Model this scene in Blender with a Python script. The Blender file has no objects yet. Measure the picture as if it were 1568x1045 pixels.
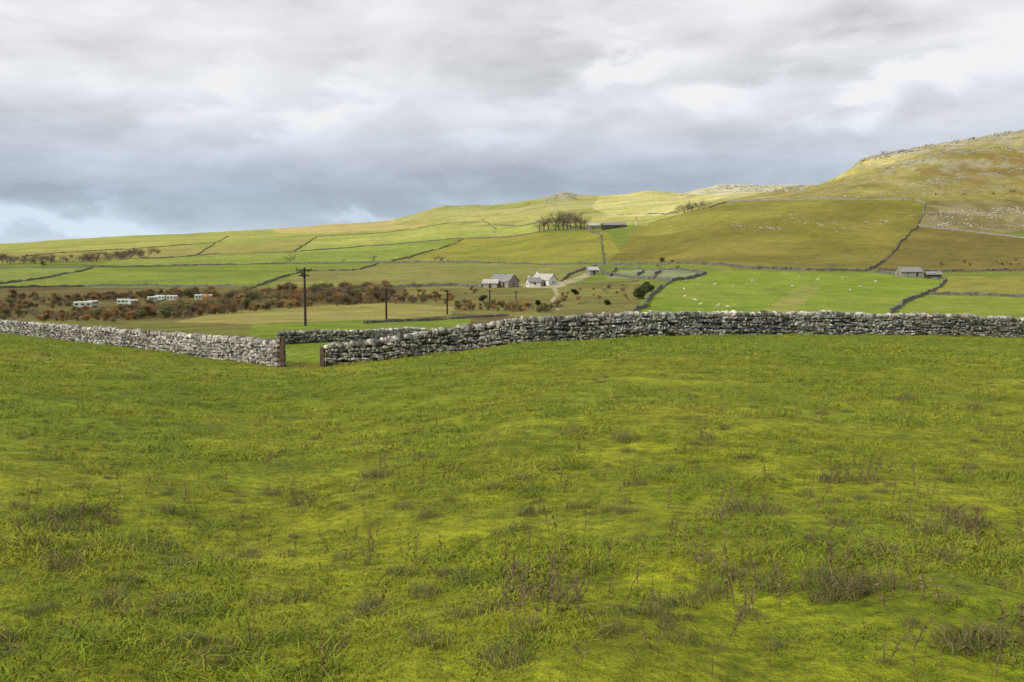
import bpy, bmesh, math, random
import numpy as np
from mathutils import Vector, Matrix
random.seed(7); rng=np.random.default_rng(7)
sc=bpy.context.scene
R=math.radians
# ------------------------------------------------------------------ helpers
F=1524.0; PIT=R(5.5); CP=math.cos(PIT); SP=math.sin(PIT); EYE=1.7
def slope(py):
    v=(522.5-np.asarray(py,float))/F
    return (-SP+v*CP)/(CP+v*SP)
def azim(px,py):
    v=(522.5-py)/F
    return ((px-784)/F)/(CP+v*SP)
def project(x,y,z):
    z=z-EYE; dep=np.maximum(y*CP-z*SP,0.5); up=y*SP+z*CP
    return 784+F*x/dep, 522.5-F*up/dep
def lin(c):
    c=np.asarray(c,float)/255.0
    return np.where(c<=0.04045,c/12.92,((c+0.055)/1.055)**2.4)
_perm=rng.random((256,256))
def vnoise(x,y):
    xi=np.floor(x).astype(int); yi=np.floor(y).astype(int)
    fx=x-xi; fy=y-yi; fx=fx*fx*(3-2*fx); fy=fy*fy*(3-2*fy)
    a=_perm[xi&255,yi&255]; b=_perm[(xi+1)&255,yi&255]; c=_perm[xi&255,(yi+1)&255]; d=_perm[(xi+1)&255,(yi+1)&255]
    return (a*(1-fx)+b*fx)*(1-fy)+(c*(1-fx)+d*fx)*fy
def fbm(x,y,o=4,g=0.5):
    s=0;a=1;t=0
    for i in range(o):
        s=s+a*vnoise(x*2**i+17.3*i,y*2**i+5.1*i); t+=a; a*=g
    return s/t*2-1
# ------------------------------------------------------------------ terrain profile
WP=[-900,-400,0,200,430,495,600,700,784,1000,1200,1400,1568,2500]
WD=[150,130,100,79,52,51,52,54,55,58,63,68,74,110]
WB=[506,508,511,533,562,562,550,539,527,515,512,514,517,510]
WH=[1.35,1.35,1.3,1.4,1.42,1.0,1.15,1.35,1.38,1.42,1.4,1.42,1.45,1.4]
R0=[(80,518),(130,508),(200,492),(260,476)]
prof={
-900:[(200,492),(300,476),(400,455),(550,435),(750,415),(1000,402),(1400,393),(2200,380),(3500,374)],
0:[(130,507),(180,492),(260,478),(350,462),(500,440),(700,420),(900,406),(1200,396),(1700,385),(2600,377),(3500,374)],
100:[(120,512),(180,492),(250,482),(330,467),(450,447),(620,425),(850,407),(1100,395),(1500,382),(2200,371),(3100,367)],
200:[(110,520),(160,502),(230,490),(300,478),(400,455),(550,432),(750,412),(1000,398),(1400,380),(2000,368),(2800,361)],
430:[(80,530),(95,518),(140,499),(200,485),(280,468),(380,450),(500,432),(700,412),(950,396),(1300,378),(1800,360),(2400,349)],
600:[(80,531),(100,515),(140,500),(220,480),(300,464),(400,446),(550,425),(750,405),(1000,385),(1400,362),(1900,345),(2300,337)],
680:[(80,529),(110,514),(160,497),(230,478),(300,463),(400,443),(520,424),(720,404),(950,384),(1300,356),(1800,328),(2200,315)],
784:[(80,527),(120,514),(180,494),(240,476),(300,462),(400,441),(500,424),(700,404),(900,380),(1200,352),(1600,328),(2100,311)],
830:[(80,525),(120,512),(180,492),(240,474),(300,461),(400,439),(480,423),(660,403),(860,374),(1080,350),(1500,324),(1850,311),(2050,304)],
860:[(80,523),(130,510),(200,486),(300,460),(390,438),(460,421),(620,403),(840,372),(1040,349),(1350,328),(1750,312),(2000,292)],
890:[(80,522),(130,508),(200,484),(300,459),(380,437),(450,420),(600,403),(800,374),(980,349),(1300,328),(1700,312),(2100,299)],
1000:[(80,518),(130,508),(200,490),(260,474),(350,440),(450,414),(600,400),(750,370),(880,346),(1150,326),(1500,306),(1900,291)],
1040:[(80,518),(130,508),(200,491),(260,474),(350,440),(450,413),(580,399),(720,366),(870,332),(1000,322),(1300,312),(1600,304),(1950,297)],
1100:R0+[(350,440),(450,412),(550,398),(700,360),(850,320),(950,309),(1050,309),(1250,305),(1600,295),(2000,281)],
1170:R0+[(350,442),(450,413),(550,397),(700,356),(850,314),(960,301),(1100,298),(1300,299),(1700,292),(2050,283)],
1245:R0+[(350,445),(450,414),(550,396),(700,350),(850,308),(1000,288),(1100,285),(1300,291),(2000,284)],
1285:R0+[(350,447),(450,415),(550,396),(700,350),(850,305),(980,275),(1080,266),(1250,270),(2000,290)],
1318:R0+[(350,449),(450,416),(550,396),(700,352),(800,318),(900,290),(1000,262),(1080,242),(1200,244),(2000,290)],
1400:[(80,518),(130,508),(200,494),(260,479),(350,450),(450,420),(550,400),(700,350),(800,311),(900,281),(1000,250),(1100,226),(1220,228),(2000,280)],
1568:[(90,520),(130,510),(200,495),(260,481),(350,452),(450,420),(600,385),(750,340),(850,308),(950,275),(1050,240),(1150,208),(1220,197),(1400,202),(2000,250)],
2500:[(140,508),(200,496),(260,481),(350,452),(450,420),(600,380),(750,325),(850,285),(950,240),(1050,200),(1150,165),(1220,150),(1400,165),(2000,240)]}
PG=np.arange(-900,2501,4.0)
LG=np.linspace(math.log(60),math.log(9500),700)
def todp(d,Dw):
    d=np.asarray(d,float)
    t=np.log(np.maximum(d,Dw)/Dw)/np.log(200/Dw)
    return np.where(d<200,np.exp(np.log(60)+t*np.log(200/60)),d)
cols=sorted(prof); tab=[]
for c in cols:
    Dw=np.interp(c,WP,WD); b=np.interp(c,WP,WB)
    pr=[(Dw,b)]+prof[c]
    dd=todp([p[0] for p in pr],Dw); pp=[p[1] for p in pr]
    dl=pr[-1][0]; zl=EYE+dl*float(slope(pr[-1][1]))
    ex=[(dl*1.25,zl*0.93-2),(dl*1.8,zl*0.6-6),(9600,min(zl*0.2,0)-2)]
    dd=list(dd)+[e[0] for e in ex]
    def invs(e):
        s=(e[1]-EYE)/e[0]; ang=math.atan(s)+PIT
        return 522.5-F*math.tan(ang)
    pp=pp+[invs(e) for e in ex]
    tab.append(np.interp(LG,np.log(dd),pp))
tab=np.array(tab)
PY=np.empty((len(PG),len(LG)))
for j in range(len(LG)): PY[:,j]=np.interp(PG,cols,tab[:,j])
def blur(A,s,ax):
    n=int(3*s); k=np.exp(-0.5*(np.arange(-n,n+1)/s)**2); k/=k.sum()
    pad=[(0,0),(0,0)]; pad[ax]=(n,n); B=np.pad(A,pad,mode='edge')
    return np.apply_along_axis(lambda m:np.convolve(m,k,'valid'),ax,B)
PY=blur(PY,2.0,0); PYb=blur(PY,4.0,1)
w=np.clip((np.arange(len(LG))-4)/12,0,1)[None,:]; PY=PY*(1-w)+PYb*w
def height(x,y,detail=True):
    x=np.asarray(x,float); y=np.asarray(y,float)
    yy=np.maximum(y,3.0)
    px=np.clip(784+F*x/yy,-899,2499)
    Dw=np.interp(px,WP,WD); wb=np.interp(px,WP,WB)
    zw=EYE+Dw*slope(wb)
    zn=zw*y/Dw
    dp=np.clip(todp(yy,Dw),60.001,9499)
    fi=(px+900)/4; fj=(np.log(dp)-LG[0])/(LG[1]-LG[0])
    i=np.clip(fi.astype(int),0,len(PG)-2); j=np.clip(fj.astype(int),0,len(LG)-2)
    a=fi-i;b=fj-j
    pyv=(PY[i,j]*(1-a)+PY[i+1,j]*a)*(1-b)+(PY[i,j+1]*(1-a)+PY[i+1,j+1]*a)*b
    zf=EYE+yy*slope(pyv)
    z=np.where(y<Dw,zn,zf)
    if detail:
        near=np.clip(1-yy/140,0,1); onw=np.clip(np.abs(y-Dw)/8,0.25,1)
        z=z+onw*near*(0.16*fbm(x/7,y/7,3)+0.10*fbm(x/1.3+40,y/1.3,4,.6))*np.clip(y/4,0.2,1)
        far=np.clip((yy-220)/500,0,1)
        z=z+far*(2.0*fbm(x/70+9,y/70,5,.55))
        rug=np.clip((z-30)/60,0,1)*np.clip((yy-600)/300,0,1)
        f=fbm(x/28+3,y/28+8,4,0.6)
        z=z+rug*(3.0*f+3.6*np.floor(3*fbm(x/90,y/60+4,3)+0.5)/3)
    return z
def H(x,y): return float(height(np.array([x]),np.array([y]))[0])
_D=np.exp(np.linspace(math.log(58),math.log(4000),1500))
def hit(px,py,dmin=70):
    a=azim(px,py); s=float(slope(py)); D=_D[_D>dmin]
    h=height(a*D,D); ok=np.nonzero(h>=EYE+s*D)[0]
    if len(ok)==0:
        k=int(np.argmax((h-EYE)/D)); d=D[k]
    else: d=D[ok[0]]
    return a*d,d,H(a*d,d)
# ------------------------------------------------------------------ materials
def newmat(name):
    m=bpy.data.materials.new(name); m.use_nodes=True
    nt=m.node_tree; b=nt.nodes['Principled BSDF']; b.inputs['Roughness'].default_value=0.9
    b.inputs['Specular IOR Level'].default_value=0.15
    return m,nt,b
def N(nt,t,**k):
    n=nt.nodes.new(t)
    for a,v in k.items(): setattr(n,a,v)
    return n
def noise(nt,vec,scale,detail=5,rough=0.6,dist=0):
    n=N(nt,'ShaderNodeTexNoise'); n.inputs['Scale'].default_value=scale; n.inputs['Detail'].default_value=detail
    n.inputs['Roughness'].default_value=rough; n.inputs['Distortion'].default_value=dist
    if vec is not None: nt.links.new(vec,n.inputs['Vector'])
    return n.outputs['Fac']
def ramp(nt,fac,stops):
    r=N(nt,'ShaderNodeValToRGB'); e=r.color_ramp.elements
    while len(e)<len(stops): e.new(0.5)
    for q,(p,c) in zip(e,stops):
        q.position=p; q.color=(c[0],c[1],c[2],1)
    nt.links.new(fac,r.inputs['Fac']); return r.outputs['Color']
def mix(nt,a,b,f,mode='MIX'):
    m=N(nt,'ShaderNodeMix',data_type='RGBA',blend_type=mode)
    for s,v in ((m.inputs[6],a),(m.inputs[7],b),(m.inputs[0],f)):
        if isinstance(v,bpy.types.NodeSocket): nt.links.new(v,s)
        elif isinstance(v,(int,float)): s.default_value=v
        else: s.default_value=(v[0],v[1],v[2],1)
    return m.outputs[2]
def geopos(nt): return N(nt,'ShaderNodeNewGeometry').outputs['Position']
def simple(name,c1,c2,scale=3,rough=0.9,bump=0.0,rand=False):
    m,nt,b=newmat(name)
    f=noise(nt,geopos(nt),scale)
    col=ramp(nt,f,[(0.35,c1),(0.65,c2)])
    if rand:
        oi=N(nt,'ShaderNodeObjectInfo'); g=ramp(nt,oi.outputs['Random'],[(0,(0.6,0.6,0.6)),(1,(1.3,1.3,1.3))])
        col=mix(nt,col,g,1.0,'MULTIPLY')
    nt.links.new(col,b.inputs['Base Color']); b.inputs['Roughness'].default_value=rough
    if bump:
        bp=N(nt,'ShaderNodeBump'); bp.inputs['Strength'].default_value=bump; nt.links.new(f,bp.inputs['Height']); nt.links.new(bp.outputs[0],b.inputs['Normal'])
    return m
def meshobj(name,V,Fc,mat=None,parent=None,coll=None,smooth=False):
    me=bpy.data.meshes.new(name); me.from_pydata(V,[],Fc); me.update()
    if smooth: me.polygons.foreach_set('use_smooth',[True]*len(me.polygons))
    o=bpy.data.objects.new(name,me)
    if mat: me.materials.append(mat)
    (coll or sc.collection).objects.link(o)
    if parent: o.parent=parent
    return o
# ------------------------------------------------------------------ ground sheet
NR,NC=1050,860
ly=np.linspace(math.log(2),math.log(9014),NR); Y=np.exp(ly)-14
t=np.linspace(-1,1,NC); A=0.62*t+0.5*t**5
xx=A[None,:]*(Y[:,None]+14); yy=np.repeat(Y[:,None],NC,1)
zz=height(xx.ravel(),yy.ravel())
X=xx.ravel(); Yv=yy.ravel()
co=np.stack([X,Yv,zz],1)
idx=np.arange(NR*NC).reshape(NR,NC)
q=np.stack([idx[:-1,:-1],idx[:-1,1:],idx[1:,1:],idx[1:,:-1]],-1).reshape(-1,4)
me=bpy.data.meshes.new('ground')
me.vertices.add(len(co)); me.vertices.foreach_set('co',co.ravel())
me.loops.add(q.size); me.loops.foreach_set('vertex_index',q.ravel().astype(np.int32))
me.polygons.add(len(q)); me.polygons.foreach_set('loop_start',np.arange(0,q.size,4,dtype=np.int32))
try: me.polygons.foreach_set('loop_total',np.full(len(q),4,dtype=np.int32))
except Exception: pass
me.update(calc_edges=True); me.polygons.foreach_set('use_smooth',np.ones(len(q),bool))
# field colours, with sunlit bands and cloud shade painted in
PX,PYp=project(X,Yv,zz)
PX=PX+2.0*fbm(X/9,Yv/9,2); PYp=PYp+1.2*fbm(X/13+5,Yv/13,2)
K=0.76
col=np.tile(lin((126,138,52)),(len(X),1))
def inpoly(poly):
    m=np.zeros(len(PX),bool); n=len(poly)
    for i in range(n):
        x1,y1=poly[i]; x2,y2=poly[(i+1)%n]
        if y1==y2: continue
        c=((y1>PYp)!=(y2>PYp))&(PX<(x2-x1)*(PYp-y1)/(y2-y1)+x1); m^=c
    return m
def paint(poly,c,c2=None,sc_=60,beh=True):
    m=inpoly(poly)&(Yv>np.interp(PX,WP,WD)+3)
    c=lin(c)
    if c2 is None: col[m]=c
    else:
        f=np.clip(0.5+1.3*fbm(X[m]/sc_,Yv[m]/sc_+3,4,0.6),0,1)[:,None]
        col[m]=c*(1-f)+lin(c2)*f
L=-2000;RR=4000
paint([(L,340),(620,325),(620,352),(480,368),(300,378),(0,392),(L,400)],(182,178,98),(156,164,80),150)  # paler tint imitates sunlight on the far band
paint([(420,346),(620,335),(700,338),(640,350),(500,358),(420,356)],(200,182,122))
paint([(L,392),(0,386),(240,380),(400,372),(485,363),(450,386),(180,398),(0,404),(L,410)],(154,152,74),(172,162,98),60)
paint([(485,364),(720,340),(860,340),(820,357),(700,366),(450,387)],(156,168,78),(178,180,96),120)
paint([(180,398),(450,387),(700,366),(660,386),(600,400),(440,404),(140,410)],(136,152,62),(150,160,72),60)
paint([(710,366),(820,357),(930,356),(960,402),(800,403),(600,402),(660,386)],(158,152,62),(140,144,56),60)
paint([(L,412),(0,410),(140,411),(440,405),(575,404),(540,415),(470,416),(430,428),(390,440),(130,440),(L,438)],(124,144,46),(138,148,56),80)
paint([(0,412),(140,411),(80,425),(0,436)],(138,148,68))
paint([(580,405),(780,404),(900,408),(870,436),(700,440),(600,440),(400,442),(470,417),(540,415)],(148,140,80),(138,142,68),40)
paint([(L,440),(390,441),(700,440),(870,436),(980,430),(975,480),(700,505),(0,530),(L,530)],(106,90,54),(124,116,60),25)
paint([(620,440),(870,437),(980,432),(980,480),(850,490),(700,480),(620,462)],(122,116,60),(142,138,70),18)
paint([(265,494),(330,480),(430,472),(590,464),(700,470),(690,482),(600,490),(430,498)],(172,158,94),(150,146,72),14)
paint([(330,512),(390,497),(600,488),(720,488),(720,530),(430,560),(390,520)],(122,144,32),(132,148,42),10)
paint([(L,500),(0,492),(260,494),(385,498),(380,560),(0,560),(L,560)],(112,108,50),(130,134,54),12)
paint([(600,345),(620,325),(700,310),(860,290),(1000,285),(1240,280),(1240,300),(1100,312),(1000,345),(860,345),(740,345)],(158,164,86),(194,186,118),110)
paint([(905,318),(920,298),(985,285),(1240,275),(1240,292),(1100,306),(1040,316),(1020,330),(930,330)],(222,212,148),(194,190,112),70)  # bright tint stands in for sun on the far ridge
paint([(830,305),(860,285),(892,300),(870,306)],(198,192,174),(154,156,110),14)
paint([(1040,296),(1100,278),(1235,278),(1240,287),(1100,300)],(224,218,204),(208,198,150),26)
paint([(930,402),(960,370),(1000,342),(1100,311),(1200,307),(1415,307),(1405,346),(1340,415),(1150,412),(1050,404)],(126,120,44),(144,134,60),50)  # darker olive paints cloud shade onto the midground hill
paint([(960,360),(1000,340),(1100,311),(1230,300),(1300,300),(1200,330),(1000,362)],(152,148,66),(138,132,56),50)
paint([(1417,307),(RR,307),(RR,370),(1480,356),(1405,347)],(130,120,68),(158,148,110),18)
paint([(1405,347),(1480,355),(1568,364),(RR,370),(RR,418),(1330,416),(1380,370)],(120,108,46),(136,122,60),40)
paint([(1100,310),(1240,280),(1320,230),(1568,180),(RR,0),(RR,308),(1200,307)],(146,136,66),(170,158,96),40)
paint([(1400,260),(1568,225),(RR,200),(RR,290),(1450,300)],(150,126,70),(154,144,84),30)
paint([(1225,290),(1300,240),(1340,225),(1430,215),(1400,240),(1300,270)],(216,204,132),(184,172,102),24)
paint([(1330,240),(1568,190),(RR,120),(RR,150),(1568,214),(1380,240)],(194,188,166),(166,148,92),16)
paint([(975,478),(1030,430),(1100,416),(1330,418),(1445,430),(1440,440),(1365,480),(1300,530),(970,530)],(130,152,40),(146,157,58),45)
paint([(1160,480),(1230,436),(1262,436),(1215,480)],(166,158,92),(146,154,66),15)
paint([(1445,424),(RR,418),(RR,455),(1412,451),(1440,440)],(156,150,70),(144,145,62),25)
paint([(1365,480),(1412,452),(RR,457),(RR,530),(1340,530)],(144,156,56),(138,150,48),30)
paint([(925,420),(975,413),(1050,414),(1085,420),(1070,428),(1000,426),(935,426)],(134,146,92),(158,162,138),5)
for pl in ([(845,442),(850,452),(843,460),(852,470),(850,476),(857,476),(858,468),(849,459),(856,450),(852,442)],
           [(840,436),(875,428),(905,415),(915,416),(890,430),(845,444)],[(795,436),(845,434),(850,442),(800,441)]):
    paint(pl,(190,180,158),(165,160,120),5)
# foreground pasture
nw=Yv<np.interp(PX,WP,WD)+3
f=np.clip(0.5+1.1*fbm(X[nw]/9,Yv[nw]/14,4),0,1)[:,None]
col[nw]=lin((106,126,14))*(1-f)+lin((138,142,30))*f
ts=np.clip((fbm(X[nw]/0.55,Yv[nw]/0.55,4,.6)+0.15)*2.5,-1,1)[:,None]
col[nw]*=1+0.22*ts
g0=(azim(463,560)*51.5,51.5); md=np.exp(-((X-g0[0])/1.6)**2-((Yv-g0[1])/1.2)**2)[:,None]
col=col*(1-0.8*md)+lin((92,72,42))*0.8*md
hi=np.clip((zz-42)/30,0,1)*np.clip((Yv-650)/250,0,1)
out=np.clip((fbm(X/16+30,Yv/26,5,0.65)+0.25*fbm(X/120,Yv/90,2)-0.12)*5,0,1)*hi
band=np.clip((fbm(X/45+Yv/90,zz/3.2,4,0.6)+0.35*fbm(X/130+4,Yv/110,2)-0.07)*5,0,1)*hi*np.clip(0.5+2*fbm(X/9,Yv/9,3),0,1)
out=np.maximum(out*.8,band)
col=col*(1-0.66*out[:,None])+lin((182,177,163))*0.66*out[:,None]
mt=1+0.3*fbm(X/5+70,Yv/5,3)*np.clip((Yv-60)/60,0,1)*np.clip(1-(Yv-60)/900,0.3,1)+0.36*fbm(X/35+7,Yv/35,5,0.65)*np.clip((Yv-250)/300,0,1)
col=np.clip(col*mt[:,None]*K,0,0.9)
ca=me.color_attributes.new('fieldcol_light','FLOAT_COLOR','POINT')
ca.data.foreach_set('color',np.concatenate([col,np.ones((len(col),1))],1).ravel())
ground=bpy.data.objects.new('ground',me); sc.collection.objects.link(ground)
m,nt,b=newmat('pasture')
at=N(nt,'ShaderNodeAttribute',attribute_name='fieldcol_light')
gp=geopos(nt)
n1=noise(nt,gp,0.9,7,0.75); n2=noise(nt,gp,0.12,5,0.65,0.4); n3=noise(nt,gp,7,4,0.75)
c=mix(nt,at.outputs['Color'],ramp(nt,n1,[(0.3,(0.55,0.60,0.55)),(0.7,(1.38,1.32,1.2))]),1.0,'MULTIPLY')
c=mix(nt,c,ramp(nt,n2,[(0.35,(0.80,0.85,0.8)),(0.65,(1.18,1.13,1.1))]),1.0,'MULTIPLY')
c=mix(nt,c,ramp(nt,n3,[(0.35,(0.55,0.58,0.55)),(0.65,(1.32,1.30,1.25))]),1.0,'MULTIPLY')  # fine mottle paints the turf's sunlit tips and dark gaps into the colour
nt.links.new(c,b.inputs['Base Color'])
bp=N(nt,'ShaderNodeBump'); bp.inputs['Strength'].default_value=0.75; bp.inputs['Distance'].default_value=0.3
nt.links.new(n1,bp.inputs['Height']); nt.links.new(bp.outputs[0],b.inputs['Normal'])
me.materials.append(m)
# ------------------------------------------------------------------ scatter via geometry nodes
def scatter(name,pts,rots,scl,coll):
    me=bpy.data.meshes.new(name); pts=np.asarray(pts,float)
    me.vertices.add(len(pts)); me.vertices.foreach_set('co',pts.ravel())
    a=me.attributes.new('rot','FLOAT_VECTOR','POINT'); a.data.foreach_set('vector',np.asarray(rots,float).ravel())
    a=me.attributes.new('scl','FLOAT','POINT'); a.data.foreach_set('value',np.asarray(scl,float).ravel())
    o=bpy.data.objects.new(name,me); sc.collection.objects.link(o)
    g=bpy.data.node_groups.new(name+'_gn','GeometryNodeTree')
    g.interface.new_socket('Geometry',in_out='INPUT',socket_type='NodeSocketGeometry')
    g.interface.new_socket('Geometry',in_out='OUTPUT',socket_type='NodeSocketGeometry')
    i=g.nodes.new('NodeGroupInput'); ou=g.nodes.new('NodeGroupOutput')
    iop=g.nodes.new('GeometryNodeInstanceOnPoints'); ci=g.nodes.new('GeometryNodeCollectionInfo')
    ci.inputs['Collection'].default_value=coll; ci.inputs['Separate Children'].default_value=True; ci.inputs['Reset Children'].default_value=True
    iop.inputs['Pick Instance'].default_value=True
    r=g.nodes.new('GeometryNodeInputNamedAttribute'); r.data_type='FLOAT_VECTOR'; r.inputs['Name'].default_value='rot'
    s=g.nodes.new('GeometryNodeInputNamedAttribute'); s.data_type='FLOAT'; s.inputs['Name'].default_value='scl'
    e=g.nodes.new('FunctionNodeEulerToRotation')
    g.links.new(i.outputs[0],iop.inputs['Points']); g.links.new(ci.outputs[0],iop.inputs['Instance'])
    g.links.new(r.outputs[0],e.inputs[0]); g.links.new(e.outputs[0],iop.inputs['Rotation'])
    g.links.new(s.outputs[0],iop.inputs['Scale']); g.links.new(iop.outputs[0],ou.inputs[0])
    md=o.modifiers.new('inst','NODES'); md.node_group=g
    return o
def rz(n,tilt=0.0):
    return np.stack([rng.normal(0,tilt,n) if tilt else np.zeros(n),rng.normal(0,tilt,n) if tilt else np.zeros(n),rng.random(n)*6.283],1)
# ------------------------------------------------------------------ grass
def blade_mat(name,cols,trans=0.3,dry=(0.30,0.25,0.08),upn=0.65):
    m,nt,b=newmat(name); gn=N(nt,'ShaderNodeNewGeometry'); gp=gn.outputs['Position']
    f=noise(nt,gp,0.35,5,0.65); c=ramp(nt,f,[(0.32,cols[0]),(0.5,cols[1]),(0.68,cols[2])])
    f2=noise(nt,gp,2.4,5,0.75); c=mix(nt,c,ramp(nt,f2,[(0.33,(0.50,0.58,0.6)),(0.5,(0.97,0.97,0.9)),(0.67,(1.5,1.36,1.1))]),1.0,'MULTIPLY')  # colour noise imitates sunlit tips and shaded gaps between clumps
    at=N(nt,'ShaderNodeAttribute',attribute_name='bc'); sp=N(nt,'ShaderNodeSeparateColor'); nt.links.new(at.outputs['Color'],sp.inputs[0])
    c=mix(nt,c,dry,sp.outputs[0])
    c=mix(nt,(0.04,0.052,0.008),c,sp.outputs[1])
    nt.links.new(c,b.inputs['Base Color']); b.inputs['Roughness'].default_value=0.6; b.inputs['Specular IOR Level'].default_value=0.2
    # turf-averaged normal: thin soft blades scatter light like the sward they belong to
    vm=N(nt,'ShaderNodeMix',data_type='VECTOR'); vm.inputs[0].default_value=upn; nt.links.new(gn.outputs['Normal'],vm.inputs[4]); vm.inputs[5].default_value=(0,0,1)
    nm=N(nt,'ShaderNodeVectorMath',operation='NORMALIZE'); nt.links.new(vm.outputs[1],nm.inputs[0]); nt.links.new(nm.outputs[0],b.inputs['Normal'])
    tr=N(nt,'ShaderNodeBsdfTranslucent'); nt.links.new(c,tr.inputs['Color'])
    ms=N(nt,'ShaderNodeMixShader'); ms.inputs[0].default_value=trans
    nt.links.new(b.outputs[0],ms.inputs[1]); nt.links.new(tr.outputs[0],ms.inputs[2]); nt.links.new(ms.outputs[0],nt.nodes['Material Output'].inputs[0])
    return m
gm=blade_mat('grass_blades',[(0.17,0.255,0.012),(0.26,0.325,0.016),(0.40,0.405,0.03)],0.22,upn=0.62)
rm=blade_mat('rush_blades',[(0.08,0.10,0.02),(0.115,0.125,0.03),(0.16,0.145,0.05)],0.2,(0.24,0.18,0.09),0.4)
def tuft(name,n,rad,hmin,hmax,wd,mat,coll,lean=0.5,dryp=0.12):
    V=[];Fc=[];C=[]
    for _ in range(n):
        a=random.random()*6.283; r=rad*math.sqrt(random.random()); x=r*math.cos(a); y=r*math.sin(a)
        h=random.uniform(hmin,hmax)*(1-0.4*r/rad); la=random.random()*6.283; l=h*random.uniform(0.1,lean)*1.6
        wa=random.random()*3.1416; wx=wd*math.cos(wa)/2; wy=wd*math.sin(wa)/2
        dry=random.uniform(0.5,1) if random.random()<dryp else random.random()*0.12
        k=len(V)
        for t_,ww in ((0,1),(0.5,0.9),(1,0.12)):
            px=x+math.cos(la)*l*t_*t_; py=y+math.sin(la)*l*t_*t_; pz=h*(t_-0.25*t_*t_*lean)-0.01
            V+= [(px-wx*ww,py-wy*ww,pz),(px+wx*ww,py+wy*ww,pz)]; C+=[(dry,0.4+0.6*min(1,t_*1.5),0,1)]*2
        Fc+=[(k,k+1,k+3,k+2),(k+2,k+3,k+5,k+4)]
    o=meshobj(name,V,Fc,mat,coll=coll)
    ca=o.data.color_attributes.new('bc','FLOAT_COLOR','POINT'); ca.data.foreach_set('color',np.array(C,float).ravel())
    return o
cg=bpy.data.collections.new('grass_tufts')
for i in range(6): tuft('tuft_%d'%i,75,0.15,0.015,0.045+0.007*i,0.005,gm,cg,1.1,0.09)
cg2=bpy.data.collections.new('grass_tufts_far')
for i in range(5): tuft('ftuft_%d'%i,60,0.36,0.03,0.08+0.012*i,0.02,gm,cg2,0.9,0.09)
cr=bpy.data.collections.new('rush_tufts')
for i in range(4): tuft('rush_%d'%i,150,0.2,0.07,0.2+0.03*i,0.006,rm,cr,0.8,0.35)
def field_pts(d0,d1,dens,am=0.66):
    n=int((d1*d1-d0*d0)*am*dens); d=np.sqrt(rng.uniform(d0*d0,d1*d1,n)); a=rng.uniform(-am,am,n)
    return a*d,d
def grass(name,d0,d1,dens,coll,smin,smax,am=0.66,thr=0.2):
    x,y=field_pts(d0,d1,dens,am)
    Dw=np.interp(784+F*x/y,WP,WD); k=y<Dw-0.3; x=x[k];y=y[k]
    z=height(x,y); p=np.clip(0.5+0.7*fbm(x/1.3,y/1.3,2)+0.8*fbm(x/.35+5,y/.35,2),0,1)
    md=np.exp(-((x-g0[0])/1.6)**2-((y-g0[1])/1.2)**2)
    k=(p>thr)&(md<0.35); x=x[k];y=y[k];z=z[k];p=p[k]
    s=rng.uniform(smin,smax,len(x))*(0.4+1.1*p)
    return scatter(name,np.stack([x,y,z],1),rz(len(x),0.15),s,coll)
grass('grass_near',2.2,13,50,cg,0.8,1.4,0.7)
grass('grass_mid',13,34,13,cg,1.3,2.1,0.6,0.3)
grass('grass_far',30,112,2.2,cg2,0.8,1.5,0.58,0.4)
x=rng.uniform(-60,60,3000); y=rng.uniform(53,120,3000); Dw=np.interp(784+F*x/y,WP,WD); k=y>Dw+1.2; x=x[k];y=y[k]
scatter('grass_beyond_wall',np.stack([x,y,height(x,y)],1),rz(len(x),0.1),rng.uniform(0.9,1.4,len(x)),cg2)
P=[];S=[]
def ghit(px,py):
    a=azim(px,py); s=float(slope(py)); D=np.linspace(2.5,60,1500); h=height(a*D,D); ok=np.nonzero(h>=EYE+s*D)[0]
    d=D[ok[0]] if len(ok) else 50; return a*d,d,H(a*d,d)
for px,py,s in [(85,798,1.0),(110,792,.9),(60,805,.8),(95,820,.7),(580,728,1.0),(572,735,.8),(958,675,1.1),(1384,614,1.3),(1300,900,.9),(1270,905,1.0),(1340,900,.7),(1135,785,.9),(1095,795,.7),(205,580,1.4),(70,545,1.2),(1490,628,1.1),(1328,738,.8),(1275,738,.8),(460,775,.7),(800,738,.7),(240,845,.8),(210,830,.7),(280,870,.7),(90,870,.9),(1500,1000,1.0),(1470,985,.8),(650,703,.7),(570,945,.6),(330,940,.5),(1080,675,.8),(1480,805,1.0),(1430,820,.8)]:
    P.append(ghit(px,py)); S.append(s)
for _ in range(420):
    px=random.uniform(-50,1620); py=525+500*random.random()**1.9
    if py>np.interp(px,WP,WB)+6: P.append(ghit(px,py)); S.append(random.uniform(0.25,0.65))
scatter('rush_tussocks',P,rz(len(P),0.1),S,cr)
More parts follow.
